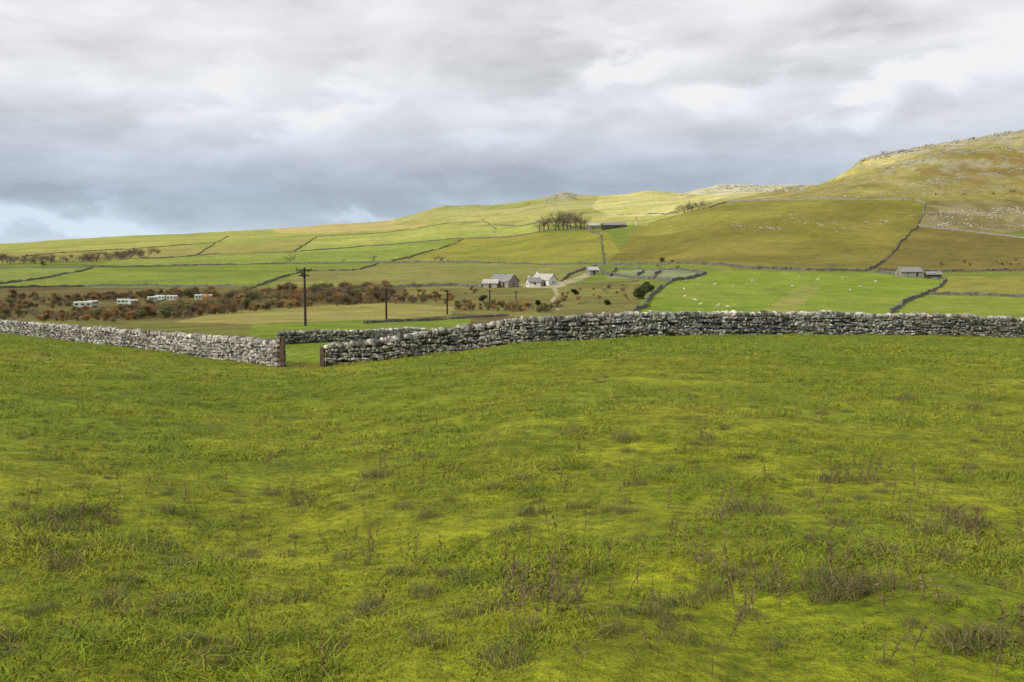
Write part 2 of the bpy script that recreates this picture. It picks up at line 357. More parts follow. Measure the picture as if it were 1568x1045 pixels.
# ------------------------------------------------------------------ dead thistle stalks
wm=simple('dead_stalk',(0.085,0.06,0.032),(0.19,0.14,0.075),25)
def tube(V,Fc,pts,r0,r1,k=4):
    n=len(pts); b0=len(V)
    for i,p in enumerate(pts):
        p=Vector(p); d=(Vector(pts[min(i+1,n-1)])-Vector(pts[max(i-1,0)])).normalized()
        u=d.orthogonal().normalized(); w_=d.cross(u); r=r0+(r1-r0)*i/(n-1)
        for j in range(k):
            an=6.2832*j/k; V.append(tuple(p+u*r*math.cos(an)+w_*r*math.sin(an)))
    for i in range(n-1):
        for j in range(k): Fc.append((b0+i*k+j,b0+i*k+(j+1)%k,b0+(i+1)*k+(j+1)%k,b0+(i+1)*k+j))
cw=bpy.data.collections.new('thistles')
def leafq(V,Fc,p,s,d=None):
    d=d or Vector((random.gauss(0,1),random.gauss(0,1),random.gauss(0,.8))); d=d.normalized(); u=d.orthogonal().normalized()
    b0=len(V); p=Vector(p)
    V.extend([tuple(p),tuple(p+d*s*.5+u*s*.22),tuple(p+d*s),tuple(p+d*s*.5-u*s*.22)]); Fc.append((b0,b0+1,b0+2,b0+3))
for i in range(10):
    V=[];Fc=[]
    for st in range(random.choice([1,1,2,3])):
        h=random.uniform(0.11,0.29); x=random.gauss(0,.06) if st else 0; y=random.gauss(0,.06) if st else 0
        pts=[(x,y,-0.02)]; lx=random.gauss(0,.15); ly_=random.gauss(0,.15)
        for k in range(1,6): pts.append((x+lx*h*k/5+random.gauss(0,.005),y+ly_*h*k/5+random.gauss(0,.005),h*k/5))
        tube(V,Fc,pts,0.0035,0.002)
        for k in range(1,6):
            for _ in range(random.choice([0,1,2])):
                p=Vector(pts[k]); d=Vector((random.gauss(0,1),random.gauss(0,1),1.3)).normalized()*random.uniform(.015,.05)
                tube(V,Fc,[p,p+d],0.0022,0.0012,3)
                for _ in range(3): leafq(V,Fc,p+d,random.uniform(.008,.02))
            for _ in range(random.choice([1,2,3])): leafq(V,Fc,pts[k],random.uniform(.015,.038),Vector((random.gauss(0,1),random.gauss(0,1),random.gauss(-.3,.5))))
    meshobj('thistle_%d'%i,V,Fc,wm,coll=cw)
P=[];S=[]
clusters=[(820,905,30,14),(855,930,22,8),(1438,810,28,14),(1500,830,15,6),(1325,735,14,6),(1275,735,14,6),(1085,672,14,6),(745,688,12,4),(610,700,14,6),(580,720,10,4),(890,695,10,3),(120,800,30,6),(70,830,30,5),(1140,925,30,4),(985,920,25,3),(540,840,25,4),(680,740,14,3),(1120,790,30,6),(1530,700,12,3),(260,760,50,4),(370,750,50,4),(460,770,20,3),(900,860,60,4),(420,840,30,4),(1350,920,50,7),(1480,950,50,4),(1250,900,40,5),(1080,870,60,5),(960,760,80,4),(1220,770,80,4),(1420,740,60,5),(1560,830,30,4),(720,840,80,4),(620,850,50,4),(280,840,40,4),(1160,870,40,4),(860,760,60,4),(1060,980,60,3),(1500,1000,50,3),(700,980,90,2)]
for cx,cy,sp,n in clusters:
    for _ in range(n):
        py=cy+random.gauss(0,sp*.45); px=cx+random.gauss(0,sp)
        if py>585: P.append(ghit(px,min(py,1080))); S.append(random.uniform(.5,1.1))
for _ in range(140):
    P.append(ghit(random.uniform(0,1568),random.uniform(600,1040))); S.append(random.uniform(.35,.85))
scatter('dead_thistle_stalks',P,rz(len(P),0.16),S,cw)
# ------------------------------------------------------------------ dry stone walls
m,nt,b=newmat('limestone_walling'); gp=geopos(nt)
at=N(nt,'ShaderNodeAttribute',attribute_name='bc')
f=noise(nt,gp,5,7,0.7); c=ramp(nt,f,[(0.3,(0.11,0.104,0.09)),(0.47,(0.29,0.278,0.245)),(0.64,(0.51,0.495,0.455))])
c=mix(nt,c,at.outputs['Color'],1.0,'MULTIPLY')
f3=noise(nt,gp,1.1,5,0.7); c=mix(nt,c,(0.09,0.085,0.045),ramp(nt,f3,[(0.5,(0,0,0)),(0.7,(0.6,0.6,0.6))]))
f4=noise(nt,gp,0.35,3,0.6); c=mix(nt,c,ramp(nt,f4,[(0.35,(0.74,0.73,0.70)),(0.65,(1.15,1.15,1.15))]),1.0,'MULTIPLY')
nt.links.new(c,b.inputs['Base Color']); bp=N(nt,'ShaderNodeBump'); bp.inputs['Strength'].default_value=0.7; bp.inputs['Distance'].default_value=0.04
nt.links.new(f,bp.inputs['Height']); nt.links.new(bp.outputs[0],b.inputs['Normal'])
stone=m
core=simple('wall_core',(0.015,0.014,0.012),(0.035,0.032,0.028),4)  # near-black colour stands in for shade in the gaps between stones
def stone_variants():
    out=[]
    for v in range(8):
        bm=bmesh.new(); bmesh.ops.create_cube(bm,size=1.0)
        bmesh.ops.subdivide_edges(bm,edges=bm.edges[:],cuts=1,use_grid_fill=True)
        V=np.array([q.co[:] for q in bm.verts]); Fc=[[q.index for q in f_.verts] for f_ in bm.faces]; bm.free()
        r=np.linalg.norm(V,axis=1,keepdims=True); V=V*0.74/np.maximum(r,0.5)**0.62
        V=V*(1+rng.normal(0,.09,V.shape)); V=V+rng.normal(0,.045,V.shape); out.append((V,np.array(Fc)))
    return out
SV=stone_variants()
def stone_wall(name,path,hts,sw=0.3,ch=0.15,wid=0.55):
    path=np.array(path,float); seg=np.linalg.norm(np.diff(path,axis=0),axis=1); s=np.concatenate([[0],np.cumsum(seg)]); Lw=s[-1]
    ss=np.arange(0,Lw,0.25); gx=np.interp(ss,s,path[:,0]); gy=np.interp(ss,s,path[:,1])
    wob=0.12*fbm(ss/6,ss*0+3,2)
    gz=height(gx,gy)
    def at_(q): return np.interp(q,ss,gx),np.interp(q,ss,gy)+np.interp(q,ss,wob),np.interp(q,ss,gz)
    items=[]
    Hm=max(hts)+0.2; nc=int(Hm/ch)+1
    hn=fbm(ss/2.2,ss*0+9,3)
    hv=lambda q:np.interp(q,s,hts)+0.12*np.interp(q,ss,hn)
    for c_ in range(nc):
        q=random.random()*0.2; wv=fbm(ss/1.1+c_*7.7,ss*0+c_*3.1,3); wv2=fbm(ss/5+3,ss*0,2)
        while q<Lw:
            z0=c_*ch-0.05+0.13*float(np.interp(q,ss,wv))+0.1*float(np.interp(q,ss,wv2))
            w_=sw*random.choice([.4,.55,.7,.9,1.1,1.5]); h_=ch*random.uniform(0.7,1.5)
            if z0+ch<hv(q)-0.12 and random.random()>0.03:
                tap=wid*(1-0.22*z0/1.4)
                items.append((q+w_/2,z0+ch/2+random.gauss(0,.02),w_*0.98,tap*random.uniform(0.85,1.15),h_,random.gauss(0,.16),0))
            q+=w_
    q=0.05
    while q<Lw:
        w_=random.uniform(0.10,0.28); h_=random.uniform(0.16,0.38)
        items.append((q+w_/2,hv(q)-0.09+random.gauss(0,.03),w_*1.15,wid*0.8*random.uniform(.75,1.1),h_,random.gauss(0.12,.35),1)); q+=w_*1.0
    VV=[];FF=[];CC=[];off=0
    dq=0.3
    for (q,zc,w_,d_,h_,rl,cop) in items:
        V,Fc=SV[random.randrange(8)]
        x0,y0,_=at_(max(q-dq,0)); x1,y1,_=at_(min(q+dq,Lw-.01)); xc,yc,z_=at_(q)
        tx,ty=x1-x0,y1-y0; n_=math.hypot(tx,ty) or 1; tx/=n_;ty/=n_
        lx=V[:,0]*w_; lz=V[:,2]*h_; ly2=V[:,1]*d_
        cx_=lx*math.cos(rl)-lz*math.sin(rl); cz_=lx*math.sin(rl)+lz*math.cos(rl)
        VV.append(np.stack([xc+cx_*tx-ly2*ty,yc+cx_*ty+ly2*tx,z_+zc+cz_],1)); FF.append(Fc+off); off+=len(V)
        g=random.choice([0.35,0.55,0.75,0.9,1.05,1.2,1.4])*(1.1 if cop else 0.92); wv_=random.uniform(-.05,.07)
        CC.append(np.tile([g*(1+wv_),g,g*(1-wv_),1],(len(V),1)))
    emp=bpy.data.objects.new(name,None); sc.collection.objects.link(emp)
    o=meshobj('stones',np.concatenate(VV).tolist(),np.concatenate(FF).tolist(),stone,parent=emp)
    ca=o.data.color_attributes.new('bc','FLOAT_COLOR','POINT'); ca.data.foreach_set('color',np.concatenate(CC).ravel())
    V=[];Fc=[]
    qs=np.arange(0.15,Lw-0.1,0.5)
    for i,q in enumerate(qs):
        xc,yc,z_=at_(q); x1,y1,_=at_(q+0.1); tx,ty=x1-xc,y1-yc; n_=math.hypot(tx,ty) or 1; tx/=n_;ty/=n_
        hh=float(hv(q))-0.2
        for sgn,zq,wq in ((-1,-.3,wid*.36),(1,-.3,wid*.36),(1,hh,wid*.27),(-1,hh,wid*.27)):
            V.append((xc-ty*wq*sgn,yc+tx*wq*sgn,z_+zq))
        if i:
            a=4*i;p=a-4
            for j in range(4): Fc.append((p+j,p+(j+1)%4,a+(j+1)%4,a+j))
    Fc.append((0,1,2,3)); e=4*(len(qs)-1); Fc.append((e+3,e+2,e+1,e))
    meshobj('gap_shade_core',V,Fc,core,parent=emp)
    return emp
def wnode(px): 
    D=float(np.interp(px,WP,WD)); return ((px-784)/F*D*1.005,D)
def wpath(pxs): return [wnode(p) for p in pxs],[float(np.interp(p,WP,WH)) for p in pxs]
p_,h_=wpath([-420,-300,-150,0,60,120,200,260,320,380,431]); stone_wall('dry_stone_wall',p_,h_)
p_,h_=wpath([495,520,560,600,650,700,740,784,860,930,1000,1100,1200,1300,1400,1568,1800,2050]); stone_wall('dry_stone_wall',p_,h_)
bw=[(azim(px,529)*d,d) for px,d in ((425,82),(470,85),(520,86),(560,88),(600,92),(650,100))]
stone_wall('dry_stone_wall',bw,[1.05,1.1,1.0,1.05,1.0,0.9],0.3,0.15)
pm=simple('gatepost_stone',(0.05,0.036,0.026),(0.13,0.10,0.07),8,bump=0.5)
for px,hh in ((433,1.6),(494,1.0)):
    x,y=wnode(px); z=H(x,y); bm=bmesh.new(); bmesh.ops.create_cube(bm,size=1)
    bmesh.ops.scale(bm,vec=(0.2,0.3,hh+0.4),verts=bm.verts); bmesh.ops.subdivide_edges(bm,edges=bm.edges[:],cuts=3,use_grid_fill=True)
    for v in bm.verts: v.co+=Vector((random.gauss(0,.012),random.gauss(0,.012),random.gauss(0,.02)))
    me=bpy.data.meshes.new('stone_gatepost'); bm.to_mesh(me); bm.free(); me.materials.append(pm)
    o=bpy.data.objects.new('stone_gatepost',me); o.location=(x,y-0.1,z+hh/2-0.2); sc.collection.objects.link(o)
dm=simple('distant_walling',(0.07,0.066,0.055),(0.19,0.18,0.155),0.7)
dl=simple('distant_walling_pale',(0.15,0.14,0.12),(0.30,0.28,0.24),0.7)
def dwall(pts,hgt=1.2,mat=dm):
    W=[hit(*p) for p in pts]; V=[];Fc=[]; 
    line=[]
    for (x0,y0,_),(x1,y1,_) in zip(W[:-1],W[1:]):
        n=max(2,int(math.hypot(x1-x0,y1-y0)/2))
        for k in range(n): line.append((x0+(x1-x0)*k/n,y0+(y1-y0)*k/n))
    line.append(W[-1][:2]); ar=np.array(line); 
    ar+=np.stack([fbm(ar[:,0]/18,ar[:,1]/18,2),fbm(ar[:,0]/18+9,ar[:,1]/18,2)],1)*1.0
    zs=height(ar[:,0],ar[:,1]); gap=fbm(ar[:,0]/30+2,ar[:,1]/30,3)
    for i,(x,y) in enumerate(ar):
        j=min(i+1,len(ar)-1);k=max(i-1,0); tx,ty=ar[j]-ar[k]; n_=math.hypot(tx,ty) or 1; nx,ny=-ty/n_,tx/n_; h2=hgt*random.uniform(.65,1.2)*(1.0 if gap[i]>-.3 else .5)
        V+=[(x-nx*.35,y-ny*.35,zs[i]-.6),(x+nx*.35,y+ny*.35,zs[i]-.6),(x+nx*.2,y+ny*.2,zs[i]+h2),(x-nx*.2,y-ny*.2,zs[i]+h2)]
        if i:
            a=4*i;p=a-4
            for q in range(4): Fc.append((p+q,p+(q+1)%4,a+(q+1)%4,a+q))
    Fc.append((0,1,2,3)); a=4*(len(ar)-1); Fc.append((a+3,a+2,a+1,a))
    meshobj('field_wall',V,Fc,mat)
for w_ in ([(-200,418),(0,411),(140,410),(300,407),(440,404),(560,403),(640,402),(800,404),(930,406)],
  [(930,406),(1050,404),(1150,412),(1250,415),(1330,416)],
  [(0,436),(80,425),(140,411)],[(-100,440),(0,442),(130,440),(230,438),(390,440),(430,426),(470,416),(540,415),(580,404)],
  [(450,386),(485,363)],[(180,398),(300,392),(450,386),(560,378),(700,366),(820,357),(905,352)],
  [(600,400),(660,385),(710,367)],[(738,337),(760,352)],[(755,344),(800,346),(850,340)],
  [(1328,416),(1345,405),(1380,370),(1405,346),(1413,330)],
  [(972,478),(1000,452),(1030,431)],[(1030,431),(975,428),(925,420),(915,410)],
  [(1365,480),(1385,463),(1440,440),(1447,429)],[(1447,429),(1410,425),(1330,417)],[(1345,415),(1450,417),(1568,414),(1700,412)],
  [(1410,451),(1480,453),(1568,456),(1700,458)],[(858,432),(885,417),(912,409)],[(600,441),(700,438),(740,440)],
  [(130,385),(240,379),(330,372)],[(945,330),(1000,328),(1040,326)],
  [(485,363),(620,353),(740,340)],[(0,398),(60,391),(130,386)],[(300,392),(330,372),(350,362)],[(860,345),(920,360),(925,405)],
  [(975,428),(985,415),(1045,414),(1080,420),(1060,428),(1030,431)],[(1000,429),(1010,415)],[(935,424),(945,412),(985,413)]):
    dwall(w_)
dwall([(560,496),(640,492),(720,487),(780,484)],0.45)
for w_ in ([(1413,330),(1417,313),(1400,307),(1300,307),(1200,307),(1112,311),(1085,320)],[(1405,347),(1480,355),(1568,365),(1700,375)]): dwall(w_,1.4,dl)
# ------------------------------------------------------------------ rocks on the scars
rk=simple('limestone_scar_rock',(0.20,0.19,0.165),(0.44,0.425,0.385),0.5)
ck=bpy.data.collections.new('scar_rocks')
for i in range(4):
    V,Fc=SV[i]; meshobj('rock_%d'%i,(V*np.array([1.8,1.1,0.6])).tolist(),Fc.tolist(),rk,coll=ck)
P=[];S=[]
def rocks(pl,n,j,s0,s1):
    for _ in range(n):
        k=random.randrange(len(pl)-1); t_=random.random(); px=pl[k][0]*(1-t_)+pl[k+1][0]*t_; py=pl[k][1]*(1-t_)+pl[k+1][1]*t_+abs(random.gauss(0,j))
        P.append(hit(px,py,400)); S.append(s0+(s1-s0)*random.random()**2.2)
rocks([(1318,243),(1400,226),(1568,197),(1700,182)],420,4,.6,3.0)
rocks([(1345,262),(1450,232),(1568,222)],380,4,.4,1.8)
rocks([(1170,322),(1300,345),(1410,325)],130,8,.3,1.2)
rocks([(1420,325),(1568,318)],420,9,.3,1.4)
rocks([(1430,340),(1568,345)],160,4,.3,1.2)
rocks([(1280,300),(1420,290),(1568,285)],220,5,.3,1.3)
rocks([(1380,282),(1568,258)],220,3,.3,1.4)
rocks([(1100,284),(1170,285),(1235,286)],300,4,.8,2.8)
rocks([(1040,298),(1100,292)],80,3,.6,2.0)
rocks([(835,306),(860,294),(885,300)],140,4,.6,2.0)
rocks([(1120,345),(1200,350)],70,2,.3,1.2)
scatter('limestone_scar_rocks',P,rz(len(P),0.25),S,ck)
# ------------------------------------------------------------------ trees
bark=simple('bark',(0.09,0.075,0.058),(0.19,0.16,0.125),2,rand=True)
def leafmat(name,stops):
    m,nt,b=newmat(name); oi=N(nt,'ShaderNodeObjectInfo'); c=ramp(nt,oi.outputs['Random'],stops)
    c=mix(nt,c,ramp(nt,noise(nt,geopos(nt),0.5,3),[(0.3,(0.6,0.6,0.6)),(0.7,(1.35,1.35,1.35))]),1.0,'MULTIPLY')
    nt.links.new(c,b.inputs['Base Color'])
    tr=N(nt,'ShaderNodeBsdfTranslucent'); nt.links.new(c,tr.inputs['Color']); ms=N(nt,'ShaderNodeMixShader'); ms.inputs[0].default_value=.3
    nt.links.new(b.outputs[0],ms.inputs[1]); nt.links.new(tr.outputs[0],ms.inputs[2]); nt.links.new(ms.outputs[0],nt.nodes['Material Output'].inputs[0]); return m
autumn=leafmat('autumn_leaves',[(0,(0.19,0.145,0.085)),(0.25,(0.27,0.18,0.085)),(0.45,(0.42,0.235,0.08)),(0.6,(0.24,0.175,0.09)),(0.78,(0.21,0.20,0.08)),(1,(0.15,0.175,0.06))])
green=leafmat('dark_leaves',[(0,(0.05,0.07,0.025)),(1,(0.09,0.10,0.035))])
def tree_mesh(name,kind,seed):
    random.seed(seed); V=[];Fc=[];LV=[];LF=[]
    def br(p,d,l,r,lv):
        pts=[p]; q=Vector(p); dd=Vector(d)
        for _ in range(3):
            dd=(dd+Vector((random.gauss(0,.13),random.gauss(0,.13),random.gauss(0.03,.08)))).normalized(); q=q+dd*l/3; pts.append(q.copy())
        tube(V,Fc,pts,r,r*.55,5 if lv<2 else 3)
        if lv<4:
            n={0:6,1:5,2:5,3:5}[lv]
            for k in range(n):
                i=random.choice([1,2,3,3]) if lv else random.choice([1,2,2,3,3]); nd=(dd*0.75+Vector((random.gauss(0,.75),random.gauss(0,.75),random.gauss(.18,.4)))).normalized()
                br(pts[i],nd,l*random.uniform(.5,.78),r*.42,lv+1)
        if lv>=3:
            nl={'bare':0,'autumn':2,'green':7}[kind]
            if kind=='bare' and random.random()<.25: nl=1
            for _ in range(nl):
                p2=pts[random.choice([1,2,3])]+Vector((random.gauss(0,.02),random.gauss(0,.02),random.gauss(0,.02)))
                s={'bare':.015,'autumn':.036,'green':.045}[kind]*random.uniform(.7,1.4)
                leafq(LV,LF,p2,s)
    br(Vector((0,0,-0.02)),Vector((random.gauss(0,.05),random.gauss(0,.05),1)),{'bare':.34,'autumn':.22,'green':.16}[kind],.022,0)
    mz=max(v[2] for v in V); k=1/mz
    V=[(a*k,b_*k,c_*k) for a,b_,c_ in V]; LV=[(a*k,b_*k,c_*k) for a,b_,c_ in LV]
    n=len(V); me=bpy.data.meshes.new(name); me.from_pydata(V+LV,[],Fc+[tuple(i+n for i in f_) for f_ in LF])
    me.materials.append(bark); me.materials.append({'bare':autumn,'autumn':autumn,'green':green}[kind])
    me.polygons.foreach_set('material_index',[0]*len(Fc)+[1]*len(LF)); me.update(); return me
TB=[tree_mesh('bare%d'%i,'bare',10+i) for i in range(3)]; TA=[tree_mesh('aut%d'%i,'autumn',20+i) for i in range(4)]; TG=[tree_mesh('grn%d'%i,'green',30+i) for i in range(2)]
random.seed(99)
def coll_of(name,meshes):
    c=bpy.data.collections.new(name)
    for i,me in enumerate(meshes): c.objects.link(bpy.data.objects.new(name+'_%d'%i,me))
    return c
CA=coll_of('autumn_trees_src',TA+TB[:2]); CB=coll_of('bare_trees_src',TB)
def tree(name,me,px,base,hpx,wide=1.0):
    x,y,z=hit(px,base); o=bpy.data.objects.new(name,me); s=hpx*y/F; o.location=(x,y,z-0.1); o.scale=(s*wide,s*wide,s); o.rotation_euler=(0,0,random.random()*6.28); sc.collection.objects.link(o)
for px,b_,h_,w_ in ((826,356,22,1.1),(833,355,25,1),(840,354,26,1.1),(850,354,32,1),(856,353,30,1),(862,353,33,1),(868,352,31,1),(874,353,31,1),(881,352,33,1.1),(889,352,30,1),(895,352,22,1),(1048,327,18,1.1),(1053,326,17,1.1),(1059,325,19,1.1),(1068,323,18,1.1),(1077,321,16,1.1)):
    tree('bare_tree',random.choice(TB),px,b_,h_,w_*1.15)
for px,b_,h_ in ((443,403,16),(573,400,10),(615,399,9),(628,398,9),(665,401,12),(676,401,12),(640,443,15),(1015,404,10),(1078,407,8),(1120,410,9),(1053,406,7),(1160,412,6),(67,408,8),(1352,238,9),(905,412,6),(1275,412,12),(925,447,9),(757,358,5)):
    tree('hawthorn_tree',random.choice(TB+TA[:1]),px,b_,h_,1.3)
for px,b_,h_ in ((985,458,22),(880,452,9),(990,440,8),(930,468,9),(1030,404,5),(825,470,10),(740,462,10)):
    tree('hawthorn_bush',random.choice(TG),px,b_,h_,1.1)
P=[];S=[]
def wood(poly,n,h0,h1):
    xs=[p[0] for p in poly]; ys=[p[1] for p in poly]; c_=0
    while c_<n:
        px=random.uniform(min(xs),max(xs)); py=random.uniform(min(ys),max(ys)); ins=False
        for i in range(len(poly)):
            x1,y1=poly[i];x2,y2=poly[(i+1)%len(poly)]
            if (y1>py)!=(y2>py) and px<(x2-x1)*(py-y1)/(y2-y1)+x1: ins=not ins
        if ins:
            x,y,z=hit(px,py); P.append((x,y,z-.2)); S.append((h0+(h1-h0)*random.random()**1.4)*y/F); c_+=1
wood([(330,468),(440,460),(590,452),(600,464),(440,474),(330,484),(200,492),(200,482)],330,11,25)
wood([(-300,480),(0,478),(110,484),(200,484),(200,494),(0,492),(-300,490)],230,9,19)
wood([(-200,462),(0,458),(100,460),(110,470),(0,478),(-200,478)],110,9,18)
wood([(330,455),(420,450),(600,444),(600,455),(330,466)],130,10,20)
wood([(110,458),(330,450),(330,455),(110,464)],110,8,16)
wood([(110,477),(330,470),(330,480),(110,484)],100,6,12)
wood([(690,468),(860,470),(850,480),(700,476)],75,8,15)
wood([(600,455),(690,458),(690,466),(600,466)],40,8,14)
wood([(620,442),(740,444),(740,454),(620,454)],22,3,8)
wood([(860,440),(960,436),(975,460),(860,470)],28,3,9)
scatter('autumn_woodland',P,rz(len(P),0.05),S,CA)
P=[];S=[]
wood([(0,398),(110,398),(170,392),(245,386),(245,392),(190,400),(100,404),(0,406)],190,7,14)
wood([(440,402),(560,400),(700,399),(700,402),(440,405)],8,3,6)
wood([(880,352),(960,347),(960,350),(880,354)],14,6,10)
scatter('bare_woodland',P,rz(len(P),0.05),S,CB)
P=[];S=[]
wood([(1440,404),(1568,398),(1700,396),(1700,404),(1440,408)],30,4,7)
wood([(1000,408),(1300,414),(1300,417),(1000,411)],16,3,5)
wood([(1430,300),(1568,280),(1568,300)],20,2,4)
scatter('bracken_clumps',P,rz(len(P),0.05),S,CA)
# ------------------------------------------------------------------ buildings
def box(name,c,s,mat,parent,rot=0):
    bm=bmesh.new(); bmesh.ops.create_cube(bm,size=1); bmesh.ops.scale(bm,vec=s,verts=bm.verts)
    me=bpy.data.meshes.new(name); bm.to_mesh(me); bm.free(); me.materials.append(mat); o=bpy.data.objects.new(name,me); o.location=c; o.parent=parent; sc.collection.objects.link(o); return o
st1=simple('rubble_stone',(0.16,0.15,0.12),(0.34,0.32,0.27),1.5,bump=.4); wh=simple('whitewash',(0.5,0.49,0.45),(0.68,0.67,0.63),1.0)
sl=simple('slate_roof',(0.16,0.16,0.155),(0.26,0.255,0.25),1.2); slp=simple('stone_flag_roof',(0.32,0.30,0.27),(0.46,0.44,0.40),1.0)
dk=simple('dark_glass',(0.02,0.022,0.025),(0.04,0.04,0.045),1,0.2); frm=simple('painted_frame',(0.45,0.44,0.42),(0.55,0.54,0.52),1); drk=simple('barn_boarding',(0.03,0.028,0.025),(0.07,0.06,0.05),1)
def house(name,px,base,L_,W_,h_,rh,rot,wall,roof,wins=3,chim=2,door=True,dx=0,dy=0):
    x,y,z=hit(px,base); x+=dx;y+=dy; z=H(x,y)
    e=bpy.data.objects.new(name,None); e.location=(x,y,z-0.3); e.rotation_euler=(0,0,R(rot)); sc.collection.objects.link(e)
    a,b_=L_/2,W_/2; hh=h_+.3
    meshobj('walls',[(-a,-b_,-1),(a,-b_,-1),(a,b_,-1),(-a,b_,-1),(-a,-b_,hh),(a,-b_,hh),(a,b_,hh),(-a,b_,hh),(-a,0,hh+rh),(a,0,hh+rh)],
      [(0,1,5,4),(1,2,6,9,5),(2,3,7,6),(3,0,4,8,7),(3,2,1,0)],wall,e)
    o_=.35; t_=.18; k=rh/b_
    V=[]
    for s_ in (-1,1):
        for X_ in (-a-o_,a+o_):
            V+=[(X_,s_*(b_+o_),hh-k*o_+.02),(X_,0,hh+rh+.02),(X_,s_*(b_+o_),hh-k*o_+t_),(X_,0,hh+rh+t_)]
    Fc=[]
    for o2 in (0,8):
        i=o2; Fc+=[(i+2,i+3,i+7,i+6),(i,i+4,i+5,i+1),(i,i+2,i+6,i+4),(i,i+1,i+3,i+2),(i+4,i+6,i+7,i+5)]
    meshobj('roof',V,Fc,roof,e)
    for i in range(wins):
        wx=-a+L_*(i+.5)/wins+random.uniform(-.3,.3)
        for lv in range(1 if h_<3.6 else 2):
            zz_=1.5+.3+lv*2.3
            if door and i==wins//2 and lv==0: continue
            box('window_frame',(wx,-b_-.01,zz_),(.95,.08,.95),frm,e); box('window_glass',(wx,-b_-.035,zz_),(.8,.08,.8),dk,e)
    if door: box('door',(-a+L_*(wins//2+.5)/max(wins,1),-b_-.02,1.3),(1.0,.1,2.0),drk,e)
    box('gable_window',(-a-.02,0,hh*.6),(.08,.7,.8),dk,e); box('gable_window',(a+.02,0,hh*.6),(.08,.7,.8),dk,e)
    for i in range(chim):
        box('chimney',((-1 if i==0 else 1)*(a-.5),0,hh+rh+.3),(.7,.6,1.1),wall,e)
    return e
house('stone_barn',772,440,10,7,2.6,2.6,-38,st1,sl,2,0,True)
house('stone_barn',752,441,6,4.5,2.0,1.3,-10,st1,slp,1,0,True)
house('white_farmhouse',834,438,8,6.5,2.6,2.2,-34,wh,slp,2,1,True)
house('farm_outbuilding',817,440,5,4,2.3,1.5,14,wh,sl,1,1,False)
house('farm_shed',907,421,4.5,3.5,2.2,1.2,20,st1,slp,1,0,True)
house('stone_barn',1391,424,9.5,6,2.2,1.7,4,st1,sl,2,0,True)
house('stone_shed',1428,426,6,4,1.6,1.0,-5,drk,sl,1,0,True)
house('long_barn',940,350,22,9,2.8,2.2,6,drk,sl,4,0,True)
house('stone_farmhouse',908,351,10,6,3.4,2.2,8,st1,slp,3,2,True)
x,y,z=hit(974,346); e=bpy.data.objects.new('marker_mast',None); e.location=(x,y,z); sc.collection.objects.link(e)
rd=simple('red_paint',(0.45,0.06,0.04),(0.5,0.08,0.05),1)
V=[];Fc=[];tube(V,Fc,[(0,0,-.5),(0,0,5)],.45,.4,8); meshobj('mast_lower',V,Fc,wh,e)
V=[];Fc=[];tube(V,Fc,[(0,0,5),(0,0,8)],.5,.4,8); meshobj('mast_upper',V,Fc,rd,e)
cv=simple('caravan_cream',(0.34,0.40,0.32),(0.46,0.51,0.43),.5,.5); cvr=simple('caravan_roof',(0.42,0.45,0.42),(0.5,0.53,0.5),.5,.5)
for px,b_,L_,rt in ((128,473,6.5,10),(142,471,3.5,60),(190,468,5,5),(204,469,3.5,50),(234,464,4,30),(247,462,4.5,-10),(264,462,4.5,5),(306,461,4.2,20),(319,461,3.5,10)):
    x,y,z=hit(px,b_); e=bpy.data.objects.new('static_caravan',None); e.location=(x,y,z+.4); e.rotation_euler=(0,0,R(rt)); e.scale=(.8,.8,.85); sc.collection.objects.link(e)
    bm=bmesh.new(); bmesh.ops.create_cube(bm,size=1); bmesh.ops.scale(bm,vec=(L_,2.6,1.8),verts=bm.verts); bmesh.ops.translate(bm,vec=(0,0,.9),verts=bm.verts); bmesh.ops.bevel(bm,geom=bm.edges[:],offset=.15,segments=2,affect='EDGES')
    me=bpy.data.meshes.new('body'); bm.to_mesh(me); bm.free(); me.materials.append(cv); o=bpy.data.objects.new('body',me); o.parent=e; sc.collection.objects.link(o)
    a=L_/2+.1; meshobj('roof',[(-a,-1.4,1.8),(a,-1.4,1.8),(a,1.4,1.8),(-a,1.4,1.8),(-a,0,2.15),(a,0,2.15)],[(0,1,5,4),(2,3,4,5),(1,2,5),(3,0,4),(3,2,1,0)],cvr,e)
    for i in range(3): box('window',(-L_/2+L_*(i+.5)/3,-1.31,1.15),(L_*.16,.06,.55),dk,e)
    for sx in (-1,1): box('chassis_leg',(sx*L_*.3,0,-.3),(.3,2.2,.65),drk,e)
